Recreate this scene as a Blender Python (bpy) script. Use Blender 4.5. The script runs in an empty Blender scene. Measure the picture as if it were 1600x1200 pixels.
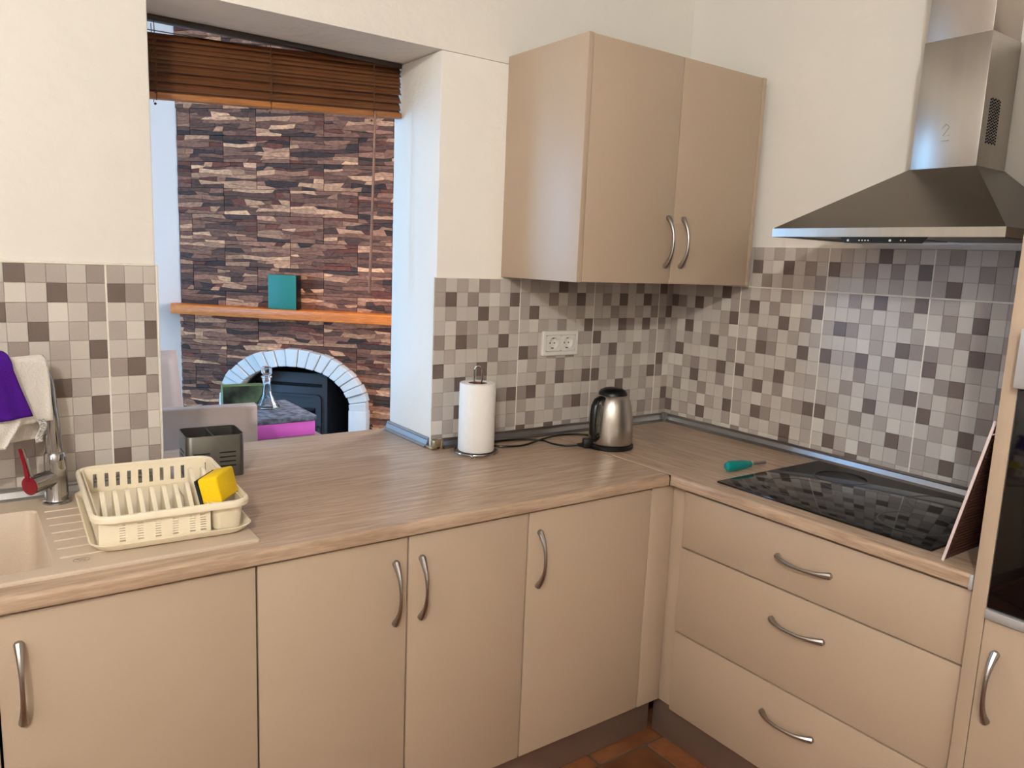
import bpy, bmesh, math, random
from mathutils import Vector, Matrix
random.seed(7)
SC = bpy.context.scene
COL = SC.collection
PI = math.pi

# ------------------------------------------------------------------ camera, world, lights, exposure
cam = bpy.data.cameras.new('camera'); camo = bpy.data.objects.new('camera', cam); COL.objects.link(camo)
cam.sensor_fit = 'HORIZONTAL'; cam.sensor_width = 36.0; cam.lens = 1208.86 * 36 / 1600
cam.clip_start = 0.02
_R = Vector((0.8136, -0.5801, 0.0402)); _F = Vector((0.5783, 0.8001, -0.1595))
_F.normalize(); _R = (_R - _F * _R.dot(_F)).normalized(); _U = _R.cross(_F)
M = Matrix((_R, _U, -_F)).transposed().to_4x4(); M.translation = Vector((-2.2992, -2.1249, 1.5148))
camo.matrix_world = M
SC.camera = camo
SC.view_settings.view_transform = 'Standard'; SC.view_settings.look = 'None'
SC.view_settings.gamma = 1.0; SC.view_settings.use_curve_mapping = False
SC.view_settings.exposure = 0.0
w = bpy.data.worlds.new('world'); SC.world = w; w.use_nodes = True
w.node_tree.nodes['Background'].inputs[0].default_value = (0.62, 0.76, 1.0, 1)
w.node_tree.nodes['Background'].inputs[1].default_value = 0.6
def area(name, loc, target, sx, sy, power, col):
    l = bpy.data.lights.new(name, 'AREA'); l.shape = 'RECTANGLE'; l.size = sx; l.size_y = sy
    l.energy = power; l.color = col
    o = bpy.data.objects.new(name, l); COL.objects.link(o); o.location = loc
    o.rotation_euler = (Vector(target) - Vector(loc)).to_track_quat('-Z', 'Y').to_euler()
    return o
# daylight outside the living room patio window; the side and kitchen window lamps are added fill
area('daylight_living_window', (-4.35, 2.1, 1.25), (-1.0, 1.4, 1.1), 1.1, 2.1, 125, (0.24, 0.56, 1.0))
area('fill_living_side_window', (0.12, 1.0, 1.6), (-1.5, 1.9, 1.3), 0.85, 1.25, 50, (0.94, 0.90, 0.96))  # added fill that brightens the white living room wall
area('fill_kitchen_window', (-4.05, -1.95, 1.65), (0, -1.6, 1.3), 1.2, 1.15, 12, (1.0, 0.94, 0.93))  # added weak fill to lift the right kitchen wall
LAMP_POS = (-3.15, -2.85, 2.57); LAMP_STRENGTH = 890.0; LAMP_COL = (1.0, 0.985, 0.945)

# ------------------------------------------------------------------ materials
MATS = {}
def s2l(c):
    return tuple(((v / 255) / 12.92 if v / 255 <= 0.04045 else ((v / 255 + 0.055) / 1.055) ** 2.4) for v in c)
def mat(name, rgb, rough=0.5, metal=0.0, var=0.0, scale=20, bump=0.0, bscale=60, spec=0.5, trans=0.0, ior=1.45,
        emit=0.0, coat=0.0, stretch=(1, 1, 1), col2=None, rand=0.0, attr=None, detail=4, aniso=0.0, lin=False):
    if name in MATS: return MATS[name]
    m = bpy.data.materials.new(name); m.use_nodes = True; nt = m.node_tree; N = nt.nodes; L = nt.links
    b = N['Principled BSDF']
    c = rgb if lin else s2l(rgb)
    b.inputs['Base Color'].default_value = (*c, 1); b.inputs['Roughness'].default_value = rough
    b.inputs['Metallic'].default_value = metal; b.inputs['Specular IOR Level'].default_value = spec
    b.inputs['IOR'].default_value = ior
    if trans: b.inputs['Transmission Weight'].default_value = trans
    if coat: b.inputs['Coat Weight'].default_value = coat; b.inputs['Coat Roughness'].default_value = 0.08
    if emit:
        b.inputs['Emission Color'].default_value = (*c, 1); b.inputs['Emission Strength'].default_value = emit
    if aniso: b.inputs['Anisotropic'].default_value = aniso
    tc = N.new('ShaderNodeTexCoord'); mp = N.new('ShaderNodeMapping'); mp.inputs['Scale'].default_value = stretch
    L.new(tc.outputs['Object'], mp.inputs['Vector'])
    src = None
    if attr:
        a = N.new('ShaderNodeAttribute'); a.attribute_name = attr; src = a.outputs['Color']
    if var > 0 or col2:
        n = N.new('ShaderNodeTexNoise'); n.inputs['Scale'].default_value = scale; n.inputs['Detail'].default_value = detail
        L.new(mp.outputs[0], n.inputs['Vector'])
        if col2:
            mx = N.new('ShaderNodeMix'); mx.data_type = 'RGBA'
            rp = N.new('ShaderNodeValToRGB'); rp.color_ramp.elements[0].position = 0.38; rp.color_ramp.elements[1].position = 0.66
            L.new(n.outputs['Fac'], rp.inputs[0]); L.new(rp.outputs[0], mx.inputs['Factor'])
            mx.inputs['A'].default_value = (*c, 1); mx.inputs['B'].default_value = (*(col2 if lin else s2l(col2)), 1)
            if src: L.new(src, mx.inputs['A'])
            src = mx.outputs['Result']
        else:
            h = N.new('ShaderNodeHueSaturation'); h.inputs['Color'].default_value = (*c, 1)
            if src: L.new(src, h.inputs['Color'])
            mr = N.new('ShaderNodeMapRange'); mr.inputs['From Min'].default_value = 0.25; mr.inputs['From Max'].default_value = 0.75
            mr.inputs['To Min'].default_value = 1 - var; mr.inputs['To Max'].default_value = 1 + var
            L.new(n.outputs['Fac'], mr.inputs[0]); L.new(mr.outputs[0], h.inputs['Value']); src = h.outputs[0]
    if rand:
        oi = N.new('ShaderNodeObjectInfo'); h2 = N.new('ShaderNodeHueSaturation')
        mr2 = N.new('ShaderNodeMapRange'); mr2.inputs['To Min'].default_value = 1 - rand; mr2.inputs['To Max'].default_value = 1 + rand
        L.new(oi.outputs['Random'], mr2.inputs[0]); L.new(mr2.outputs[0], h2.inputs['Value'])
        if src: L.new(src, h2.inputs['Color'])
        else: h2.inputs['Color'].default_value = (*c, 1)
        src = h2.outputs[0]
    if src: L.new(src, b.inputs['Base Color'])
    if bump:
        n2 = N.new('ShaderNodeTexNoise'); n2.inputs['Scale'].default_value = bscale; n2.inputs['Detail'].default_value = 5
        L.new(mp.outputs[0], n2.inputs['Vector'])
        bp = N.new('ShaderNodeBump'); bp.inputs['Strength'].default_value = bump; bp.inputs['Distance'].default_value = 0.004
        L.new(n2.outputs['Fac'], bp.inputs['Height']); L.new(bp.outputs[0], b.inputs['Normal'])
    MATS[name] = m
    return m
def wood(name, c1, c2, stretch, rough=0.31, scale=5.0, knots=0.0):
    m = bpy.data.materials.new(name); m.use_nodes = True; N = m.node_tree.nodes; L = m.node_tree.links
    b = N['Principled BSDF']; b.inputs['Roughness'].default_value = rough
    tc = N.new('ShaderNodeTexCoord'); mp = N.new('ShaderNodeMapping'); mp.inputs['Scale'].default_value = stretch
    L.new(tc.outputs['Object'], mp.inputs['Vector'])
    n = N.new('ShaderNodeTexNoise'); n.inputs['Scale'].default_value = scale; n.inputs['Detail'].default_value = 8; n.inputs['Distortion'].default_value = 0.6
    n2 = N.new('ShaderNodeTexNoise'); n2.inputs['Scale'].default_value = scale * 5; n2.inputs['Detail'].default_value = 6
    L.new(mp.outputs[0], n.inputs['Vector']); L.new(mp.outputs[0], n2.inputs['Vector'])
    ad = N.new('ShaderNodeMath'); ad.operation = 'MULTIPLY_ADD'; L.new(n2.outputs['Fac'], ad.inputs[0]); ad.inputs[1].default_value = 0.45
    L.new(n.outputs['Fac'], ad.inputs[2])
    rp = N.new('ShaderNodeValToRGB'); rp.color_ramp.elements[0].position = 0.5; rp.color_ramp.elements[1].position = 0.95
    rp.color_ramp.elements[0].color = (*s2l(c1), 1); rp.color_ramp.elements[1].color = (*s2l(c2), 1)
    L.new(ad.outputs[0], rp.inputs[0]); L.new(rp.outputs[0], b.inputs['Base Color'])
    bp = N.new('ShaderNodeBump'); bp.inputs['Strength'].default_value = 0.08; bp.inputs['Distance'].default_value = 0.002
    L.new(n2.outputs['Fac'], bp.inputs['Height']); L.new(bp.outputs[0], b.inputs['Normal'])
    MATS[name] = m; return m

PLASTER = mat('plaster_cream', (236, 231, 222), 0.85, var=0.02, scale=4, bump=0.8, bscale=26, spec=0.2)
PLASTER2 = mat('plaster_white', (233, 231, 226), 0.85, var=0.015, scale=4, bump=0.25, bscale=14, spec=0.2)
LAMI = mat('beige_laminate', (186, 165, 143), 0.40, var=0.015, scale=120, bump=0.05, bscale=500)
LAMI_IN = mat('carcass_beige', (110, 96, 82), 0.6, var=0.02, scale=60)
SHADOWGAP = mat('gap_shade_dark', (14, 10, 9), 0.9, var=0.1, scale=30)  # near black: shade of the gaps between fronts, painted on the carcasses
OAKX = wood('oak_laminate_along_x', (204, 178, 154), (158, 130, 107), (1.1, 14, 14))
OAKY = wood('oak_laminate_along_y', (204, 178, 154), (158, 130, 107), (14, 1.1, 14))
PINE = wood('pine_mantel', (250, 140, 44), (215, 102, 26), (3, 3, 30), 0.45)
STEEL = mat('brushed_steel', (188, 182, 174), 0.33, 1.0, var=0.06, scale=30, stretch=(1, 1, 0.05), bump=0.03, bscale=200)
STEELH = mat('hood_steel_dimmed', (112, 104, 96), 0.3, 1.0, var=0.05, scale=10, stretch=(1, 0.2, 1))  # canopy darkened: dim room reflection put into the colour
NICKEL = mat('satin_nickel', (168, 163, 158), 0.32, 1.0, var=0.03, scale=50)
CHROME = mat('chrome', (172, 170, 171), 0.08, 1.0, var=0.02, scale=20)
ALU = mat('aluminium_profile', (170, 170, 172), 0.3, 1.0, var=0.04, scale=40)
ALUD = mat('plinth_aluminium', (168, 150, 138), 0.42, 0.75, var=0.05, scale=8)
BLACKG = mat('black_glass', (7, 7, 8), 0.05, spec=0.6, var=0.02, scale=5)
BLACKP = mat('black_plastic', (12, 12, 13), 0.35, var=0.1, scale=60)
CREAMP = mat('cream_plastic', (244, 231, 205), 0.4, var=0.015, scale=30)
SINKM = mat('cream_composite', (206, 187, 166), 0.45, var=0.05, scale=300, bump=0.04, bscale=400)
WHITEP = mat('white_plastic', (232, 228, 220), 0.3, var=0.01, scale=30)
PAPER = mat('paper_towel', (240, 236, 230), 0.95, var=0.015, scale=60, bump=0.35, bscale=130, spec=0.1)
TONES = [mat('tile_tone_%d' % i, c, 0.30, var=v, scale=420, rand=0.05, detail=3, spec=0.35)
         for i, (c, v) in enumerate([((214, 207, 197), .06), ((198, 190, 181), .07), ((175, 164, 156), .12), ((153, 140, 133), .14), ((112, 98, 91), .18)])]
GROUT = mat('grout_cream', (236, 230, 218), 0.8, var=0.05, scale=80)
TILEB = mat('tile_body', (178, 166, 152), 0.4, var=0.05, scale=100)
STONE = mat('ledge_stone', (120, 100, 92), 0.62, var=0.42, scale=42, stretch=(1, 1, 2.4), attr='Col', bump=0.6, bscale=110, detail=8, spec=0.25)
STONEG = mat('stone_grout', (96, 86, 80), 0.9, var=0.1, scale=60)
TERRA = mat('terracotta', (140, 86, 52), 0.6, col2=(108, 62, 36), scale=9, var=0.1, rand=0.12, bump=0.2, bscale=40)
MORTAR = mat('mortar', (96, 80, 66), 0.95, var=0.2, scale=40, bump=0.5, bscale=60)
SLAT = wood('blind_wood', (120, 74, 40), (74, 42, 22), (1.5, 30, 30), 0.4)
SLATL = wood('blind_rail_wood', (178, 118, 62), (140, 86, 42), (1.5, 30, 30), 0.4)
CORDM = mat('blind_cord', (86, 62, 40), 0.8, var=0.1, scale=200)
TAUPE = mat('taupe_leatherette', (170, 152, 143), 0.5, var=0.03, scale=40, bump=0.08, bscale=300)
WHITEB = mat('white_brick_paint', (226, 222, 216), 0.75, var=0.03, scale=20, bump=0.3, bscale=40)
SOOT_SHADE = mat('soot_and_slot_shade', (14, 13, 13), 0.9, var=0.2, scale=10)  # soot in the fireplace; elsewhere the shade of slot openings painted black
IRON = mat('stove_iron', (56, 57, 62), 0.5, var=0.06, scale=60, bump=0.1, bscale=200)
TEAL = mat('teal_print', (36, 120, 104), 0.5, var=0.04, scale=25)
PINK = mat('pink_foil', (214, 96, 190), 0.3, var=0.06, scale=8)
GREYT = mat('grey_table', (120, 106, 104), 0.4, var=0.05, scale=20)
TOWEL = mat('white_terry', (236, 230, 222), 0.95, var=0.02, scale=80, bump=0.6, bscale=220, spec=0.1)
PURPLE = mat('purple_microfibre', (78, 28, 140), 0.9, var=0.05, scale=120, bump=0.3, bscale=300, spec=0.1)
RED = mat('red_enamel', (128, 10, 34), 0.25, var=0.03, scale=20)
SPONGEY = mat('sponge_yellow', (246, 204, 10), 0.85, var=0.05, scale=200, bump=0.4, bscale=250)
SPONGEB = mat('scourer_dark', (34, 38, 40), 0.95, var=0.2, scale=200, bump=0.5, bscale=300)
GUNM = mat('gunmetal', (104, 101, 96), 0.38, 0.9, var=0.05, scale=60)
TEALH = mat('teal_handle', (10, 132, 128), 0.3, var=0.03, scale=30)
GLASS = mat('clear_glass', (240, 246, 255), 0.03, trans=1.0, ior=1.5)
GREENC = mat('green_carton', (108, 138, 84), 0.45, col2=(42, 60, 36), scale=7, var=0.1)
WICKER = mat('brown_mat', (74, 44, 34), 0.6, var=0.25, scale=60)
PINKW = mat('pinkish_white_edge', (236, 218, 216), 0.5, var=0.02, scale=40)
BRASS = mat('aged_corner_piece', (170, 150, 116), 0.35, 0.8, var=0.5, scale=60)

# ------------------------------------------------------------------ mesh helpers
class B:
    def __init__(s): s.bm = bmesh.new()
    def box(s, x0, x1, y0, y1, z0, z1, bev=0.0, seg=2, mi=0):
        r = bmesh.ops.create_cube(s.bm, size=1.0); vs = r['verts']
        for v in vs:
            v.co = Vector(((x0 + x1) / 2 + v.co.x * (x1 - x0), (y0 + y1) / 2 + v.co.y * (y1 - y0), (z0 + z1) / 2 + v.co.z * (z1 - z0)))
        fs = list({f for v in vs for f in v.link_faces})
        for f in fs: f.material_index = mi
        if bev > 0:
            es = list({e for v in vs for e in v.link_edges})
            rr = bmesh.ops.bevel(s.bm, geom=es, offset=bev, segments=seg, profile=0.5, affect='EDGES')
            for f in rr['faces']: f.material_index = mi
        return s
    def obox(s, c, hx, hy, hz, rot=None, bev=0.0, seg=2, mi=0):
        n0 = len(s.bm.verts); s.box(-hx, hx, -hy, hy, -hz, hz, bev, seg, mi)
        s.bm.verts.ensure_lookup_table()
        R = rot if rot else Matrix.Identity(3)
        for v in s.bm.verts[n0:]: v.co = R @ v.co + Vector(c)
        return s
    def ring_skin(s, rings, closed=True, cap0=False, cap1=False, mi=0, loop=False):
        vr = [[s.bm.verts.new(p) for p in r] for r in rings]
        n = len(vr[0]); m = len(vr)
        for i in range(m if loop else m - 1):
            a, b_ = vr[i], vr[(i + 1) % m]
            for j in range(n if closed else n - 1):
                k = (j + 1) % n
                try: s.bm.faces.new((a[j], a[k], b_[k], b_[j])).material_index = mi
                except ValueError: pass
        if cap0: s.bm.faces.new(list(reversed(vr[0]))).material_index = mi
        if cap1: s.bm.faces.new(vr[-1]).material_index = mi
        return s
    def tube(s, pts, r, seg=8, cap=True, loop=False, flat=None, mi=0):
        pts = [Vector(p) for p in pts]; n = len(pts); rings = []
        rad = r if isinstance(r, (list, tuple)) else [r] * n
        up = Vector((0, 0, 1))
        t0 = (pts[1] - pts[0]).normalized()
        if abs(t0.dot(up)) > 0.9: up = Vector((1, 0, 0))
        nrm = (up - t0 * up.dot(t0)).normalized()
        for i in range(n):
            a = pts[i - 1] if (i > 0 or loop) else pts[i]; b_ = pts[(i + 1) % n] if (i < n - 1 or loop) else pts[i]
            t = (b_ - a).normalized()
            nrm = (nrm - t * nrm.dot(t)).normalized(); bn = t.cross(nrm)
            fl = flat if flat else 1.0
            rings.append([pts[i] + (nrm * math.cos(2 * PI * k / seg) + bn * math.sin(2 * PI * k / seg) * fl) * rad[i] for k in range(seg)])
        return s.ring_skin(rings, True, cap and not loop, cap and not loop, mi, loop)
    def lathe(s, prof, c=(0, 0, 0), seg=24, cap0=False, cap1=False, mi=0, rot=None):
        R = rot if rot else Matrix.Identity(3)
        rings = [[Vector(c) + R @ Vector((r * math.cos(2 * PI * k / seg), r * math.sin(2 * PI * k / seg), z)) for k in range(seg)] for r, z in prof]
        return s.ring_skin(rings, True, cap0, cap1, mi)
    def prism(s, poly, axis, a0, a1, mi=0):
        def P(p, a):
            return {'x': (a, p[0], p[1]), 'y': (p[0], a, p[1]), 'z': (p[0], p[1], a)}[axis]
        return s.ring_skin([[P(p, a0) for p in poly], [P(p, a1) for p in poly]], True, True, True, mi)
    def grid(s, fn, nu, nv, mi=0):
        vs = [[s.bm.verts.new(fn(i / nu, j / nv)) for j in range(nv + 1)] for i in range(nu + 1)]
        for i in range(nu):
            for j in range(nv):
                s.bm.faces.new((vs[i][j], vs[i + 1][j], vs[i + 1][j + 1], vs[i][j + 1])).material_index = mi
        return s
    def sphere(s, c, r, sub=2, sc=(1, 1, 1)):
        n0 = len(s.bm.verts); bmesh.ops.create_icosphere(s.bm, subdivisions=sub, radius=r); s.bm.verts.ensure_lookup_table()
        for v in s.bm.verts[n0:]: v.co = Vector((v.co.x * sc[0], v.co.y * sc[1], v.co.z * sc[2])) + Vector(c)
        return s
    def mesh(s, name, mats, angle=35):
        bmesh.ops.recalc_face_normals(s.bm, faces=s.bm.faces)
        me = bpy.data.meshes.new(name); s.bm.to_mesh(me); s.bm.free()
        for m in (mats if isinstance(mats, (list, tuple)) else [mats]): me.materials.append(m)
        me.shade_smooth(); me.set_sharp_from_angle(angle=math.radians(angle))
        return me
    def obj(s, name, mats, parent=None, loc=None, angle=35, solid=None):
        me = s.mesh(name, mats, angle)
        o = bpy.data.objects.new(name, me); COL.objects.link(o)
        if parent: o.parent = parent
        if loc: o.location = loc
        if solid:
            md = o.modifiers.new('thickness', 'SOLIDIFY'); md.thickness = solid; md.offset = 0
        return o
def link(name, me, parent=None, loc=None):
    o = bpy.data.objects.new(name, me); COL.objects.link(o)
    if parent: o.parent = parent
    if loc: o.location = loc
    return o
def tag(o, label, cat, group=None, kind=None):
    o['label'] = label; o['category'] = cat
    if group: o['group'] = group
    if kind: o['kind'] = kind
    return o
def thing(name, label, cat, loc=(0, 0, 0), rz=0.0, group=None):
    o = bpy.data.objects.new(name, None); COL.objects.link(o); o.empty_display_size = 0.05
    o.location = loc; o.rotation_euler = (0, 0, rz)
    return tag(o, label, cat, group)
def struct(o, label, cat): return tag(o, label, cat, kind='structure')
def rrect(w, d, r, z, n=5, cx=0, cy=0):
    pts = []
    for (sx, sy, a0) in ((1, 1, 0), (-1, 1, PI / 2), (-1, -1, PI), (1, -1, 1.5 * PI)):
        for k in range(n + 1):
            a = a0 + k / n * PI / 2
            pts.append((cx + sx * (w / 2 - r) + r * math.cos(a), cy + sy * (d / 2 - r) + r * math.sin(a), z))
    return pts

# ------------------------------------------------------------------ measured layout
c = 1 / 24; ch = 0.0459          # mosaic cell width and height
ZT = 0.90; ZUB = 0.868           # worktop top and underside
XJ = -1.072; XL = -1.885         # jambs of the pass-through
TH = 0.308                       # wall thickness
SOF = 2.125; CEIL = 2.74
ZJ = 1.4509                      # top of the full tiles

# ------------------------------------------------------------------ setting: walls, floors, ceiling
b = B(); b.box(XJ, 0.15, 0.0, TH, 0, SOF, 0.006); b.box(XL - 0.02, 0.15, 0.001, TH - 0.001, SOF, CEIL)
b.box(XL, XJ, 0.001, TH - 0.001, 0, 0.862)
wall_back = struct(b.obj('wall_back', PLASTER), 'cream plastered kitchen wall right of and above the pass-through opening', 'wall')
b = B(); b.box(-3.9, XL, 0.0, TH, 0, SOF, 0.006); b.box(-3.9, XL - 0.02, 0.001, TH - 0.001, SOF, CEIL)
wall_pier = struct(b.obj('wall_back_left', PLASTER), 'cream plastered wall pier left of the pass-through, above the sink', 'wall')
b = B(); b.box(0.0, 0.15, -4.0, 0.0, 0, CEIL)
wall_right = struct(b.obj('wall_right', PLASTER), 'cream plastered wall behind the extractor hood', 'wall')
b = B(); b.box(-3.9, 0.15, -4.15, -4.0, 0, CEIL)
struct(b.obj('wall_front', PLASTER), 'cream kitchen wall behind the viewer, out of view', 'wall')
b = B(); b.box(-3.9, -3.75, -4.0, -2.55, 0, CEIL); b.box(-3.9, -3.75, -1.35, 0, 0, CEIL)
b.box(-3.9, -3.75, -2.55, -1.35, 0, 1.1); b.box(-3.9, -3.75, -2.55, -1.35, 2.25, CEIL)
struct(b.obj('wall_left', PLASTER), 'cream kitchen wall on the left with an added window opening', 'wall')
b = B()
for y in (-2.55, -1.98, -1.41): b.box(-3.86, -3.8, y, y + 0.06, 1.1, 2.25)
b.box(-3.86, -3.8, -2.55, -1.35, 1.1, 1.16); b.box(-3.86, -3.8, -2.55, -1.35, 2.19, 2.25)
struct(b.obj('fill_window_1', WHITEP), 'white window frame added in the left kitchen wall for fill light, out of view', 'window')  # unseen window, added to go with the kitchen fill lamp
b = B(); b.box(-4.2, 0.3, -4.2, 3.4, CEIL, CEIL + 0.1)
struct(b.obj('ceiling', PLASTER2), 'white ceiling over kitchen and living room', 'ceiling')
# floor with individual terracotta tiles
b = B(); b.box(-4.2, 0.3, -4.2, 3.4, -0.1, -0.006)
floor = struct(b.obj('floor', MORTAR), 'terracotta tiled floor with wide mortar joints', 'floor')
tb = B(); tb.box(0.006, 0.294, 0.006, 0.294, -0.02, 0.0, 0.004, 2)
tme = tb.mesh('floor_tile', TERRA)
for j in range(11):
    for i in range(-1, 11):
        x0 = -0.48 - (i + 1) * 0.30 + (0 if j else 0.0); y0 = -0.264 - 0.30 - (j - 0) * 0.30 + 0.30
        y0 -= 0.30
        if j % 2: x0 -= 0.11
        t = link('floor_tile', tme, floor, (x0, y0 + random.uniform(-.002, .002), random.uniform(-.0015, .0008)))
        t.rotation_euler[2] = random.uniform(-.006, .006)
for i in range(11):
    t = link('floor_tile', tme, floor, (-0.48 - (i + 1) * 0.30, -0.264 - 0.30 + 0.30, -0.0005))

# ------------------------------------------------------------------ splashback mosaic tiles
PA = ["21213212", "24131014", "12114131", "10321212", "31431141", "12111311", "41124122", "12413011", "21021234", "21431112", "02112412", "31201421"]
PB = ["21314124", "11121131", "24312112", "11102143", "42241311", "21131120", "11312134", "22104111", "41131201", "02111142", "14203112", "21341221"]
PC = ["22121311", "13141142", "11321213", "22143141", "41121012", "12411312", "21202101", "41213124", "12141121", "21213112", "12410132", "21121121"]
PD = ["21122142", "43141202", "11211124", "20402120", "21212412", "24110113", "00231241", "12141130", "13013112", "21120214", "41214112", "12021210"]
PE = ["22121211", "13140121", "01321221", "32143113", "41121012", "13411312", "21202101", "41213121", "12141121", "21023112", "22411132", "21121121"]
P4 = ["43", "23", "24", "31", "12", "12", "41", "30", "12", "14", "23", "12"]
PL1 = ["12142213", "31201422", "12422013", "20114121", "13131214", "21411212", "12314421", "41210114", "12113123", "31233211", "12131131", "21212121"]
PL2 = ["211", "431", "112", "204", "113", "341", "113", "121", "130", "211", "413", "121"]
rot180 = lambda P: [r[::-1] for r in reversed(P)]
U2 = ["12121211", "14104131", "11312123"]; U3 = ["12114121", "42131314", "11121212"]; U4 = ["23112412", "21132142", "24112214"]
CELLM = {}
def cell_mesh(wall, w_, h_, tone):
    k = (wall, round(w_, 4), round(h_, 4), tone)
    if k not in CELLM:
        q = B(); g = 0.00035
        # a shallow pillow: rim bevelled towards the joints
        x0, x1, z0, z1 = g, w_ - g, g, h_ - g; e = 0.0007
        def P(u, v, d): return (u, -d, v) if wall == 'b' else (-d, -u, v)
        o_ = [P(x0, z0, .006), P(x1, z0, .006), P(x1, z1, .006), P(x0, z1, .006)]
        m_ = [P(x0, z0, .0092), P(x1, z0, .0092), P(x1, z1, .0092), P(x0, z1, .0092)]
        i_ = [P(x0 + e, z0 + e, .0096), P(x1 - e, z0 + e, .0096), P(x1 - e, z1 - e, .0096), P(x0 + e, z1 - e, .0096)]
        q.ring_skin([o_, m_, i_], True, False, True)
        CELLM[k] = q.mesh('mosaic_cell', TONES[tone], 15)
    return CELLM[k]
def tile(wall, parent, pos, pat, nrows, u0=0.0, u1=None, ztop=ZJ, zbot=0.931, row0=0, rh=ch):
    """pos: wall coordinate of the tile's left edge (back wall: x; right wall: -y). u0..u1: visible part in cells."""
    n = len(pat[0]); u1 = n if u1 is None else u1
    zb = max(zbot, ztop - nrows * rh)
    q = B(); g = 0.0019
    a0, a1 = pos + u0 * c + g, pos + u1 * c - g
    if wall == 'b': q.box(a0, a1, -0.0065, 0.0, zb + 0.0005, ztop - g)
    else: q.box(-0.0065, 0.0, -a1, -a0, zb + 0.0005, ztop - g)
    t = q.obj('splashback_tile', TILEB, parent)
    for r in range(nrows):
        z1 = ztop - r * rh; z0 = z1 - rh
        if z1 <= zb + 0.002: break
        z0 = max(z0, zb)
        if r == 0: z1 -= g
        for k in range(n):
            lo, hi = max(k, u0), min(k + 1, u1)
            if hi - lo < 0.08: continue
            A, Bq = pos + lo * c, pos + hi * c
            if k == 0 or lo > k: A += g
            if k == n - 1 or hi < k + 1: Bq -= g
            me = cell_mesh(wall, Bq - A, z1 - z0, int(pat[r + row0][k]))
            off = random.uniform(-.0004, .0004)
            link('mosaic_cell', me, t, (A, off, z0) if wall == 'b' else (off, -A, z0))
    return t
ZB = 0.931
for pos, P in ((-26, PA), (-18, rot180(PB)), (-10, PC)): tile('b', wall_back, pos * c, P, 12, ztop=1.449 if pos == -26 else ZJ)
tile('b', wall_back, -2 * c, P4, 12, u1=1.85)
tile('b', wall_pier, -2.0 - 8 * c, PL1, 12, ztop=1.462)
tile('b', wall_pier, -2.0, PL2, 12, u1=2.72, ztop=1.462)
for pos, P, u1 in ((0, PD, 8), (8, PA, 8), (16, PB, 8), (24, PE, 8), (32, PD, 2.8)): tile('r', wall_right, pos * c, P, 12, u0=0.15 if pos == 0 else 0, u1=u1)
for pos, P, u0 in ((8, U2, 0.0), (16, U3, 0), (24, U4, 0), (32, U2, 0)): tile('r', wall_right, pos * c, P, 3, u0=u0, u1=2.8 if pos == 32 else 8, ztop=ZJ + 3 * ch + 0.003, zbot=ZJ + 0.002)
# grout backing and the bead of filler along the top edge
jw = .0021; jd = -.0091
q = B(); q.box(-26 * c, 0, -0.006, 0, 0.90, ZJ - 0.0008)
for k in (-18, -10, -2): q.box(k * c - jw, k * c + jw, jd, 0, .905, ZJ - .001)
q.obj('grout', GROUT, wall_back)
q = B(); q.box(-2.0 - 8 * c, -2.0 + 2.74 * c, -0.006, 0, 0.90, 1.4615); q.box(-2.0 - 8 * c, -2.0 + 2.74 * c, -0.009, 0, 1.4605, 1.466, 0.002)
q.box(-2.0 - jw, -2.0 + jw, jd, 0, .905, 1.461); q.box(-2.0 + 2.72 * c, XL + 0.004, -0.009, 0.002, 0.9, 1.464, 0.003); q.obj('grout', GROUT, wall_pier)
q = B(); q.box(-0.006, 0, -34.8 * c, 0, 0.90, ZJ + 3 * ch + 0.002)
for k in (8, 16, 24, 32): q.box(jd, 0, -k * c - jw, -k * c + jw, .905, ZJ + 3 * ch + .002)
q.box(jd, 0, -34.8 * c, -.12, ZJ - .0019, ZJ + .0028); q.obj('grout', GROUT, wall_right)

# ------------------------------------------------------------------ living room shell
b = B(); b.box(-4.2, -1.22, 2.72, 2.9, 0, CEIL)
struct(b.obj('wall_living_back', PLASTER2), 'white living room wall left of the stone chimney breast', 'wall')
b = B(); b.box(-4.2, -4.0, TH, 1.5, 0, CEIL); b.box(-4.2, -4.0, 2.65, 2.9, 0, CEIL); b.box(-4.2, -4.0, 1.5, 2.65, 2.35, CEIL); b.box(-4.2, -4.0, 1.5, 2.65, 0, 0.08)
struct(b.obj('wall_living_left', PLASTER2), 'white living room wall with a tall patio window', 'wall')
b = B()
for y in (1.5, 2.05, 2.59): b.box(-4.12, -4.06, y, y + 0.06, 0.08, 2.35)
b.box(-4.12, -4.06, 1.5, 2.65, 0.08, 0.16); b.box(-4.12, -4.06, 1.5, 2.65, 2.29, 2.35)
struct(b.obj('window_2', WHITEP), 'white patio window frame in the living room, out of view', 'window')
b = B(); b.box(-0.17, 0.0, TH, 0.55, 0, CEIL); b.box(-0.17, 0.0, 1.45, 1.70, 0, CEIL); b.box(-0.17, 0.0, 0.55, 1.45, 0, 0.95); b.box(-0.17, 0.0, 0.55, 1.45, 2.25, CEIL)
struct(b.obj('wall_living_right', PLASTER2), 'white living room wall right of the chimney breast', 'wall')
b = B()
for y in (0.55, 0.975, 1.40): b.box(-0.12, -0.06, y, y + 0.05, 0.95, 2.25)
b.box(-0.12, -0.06, 0.55, 1.45, 0.95, 1.0); b.box(-0.12, -0.06, 0.55, 1.45, 2.2, 2.25)
struct(b.obj('fill_window_3', WHITEP), 'white side window frame added in the living room for fill light, out of view', 'window')  # unseen window, added to let in the side fill

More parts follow.
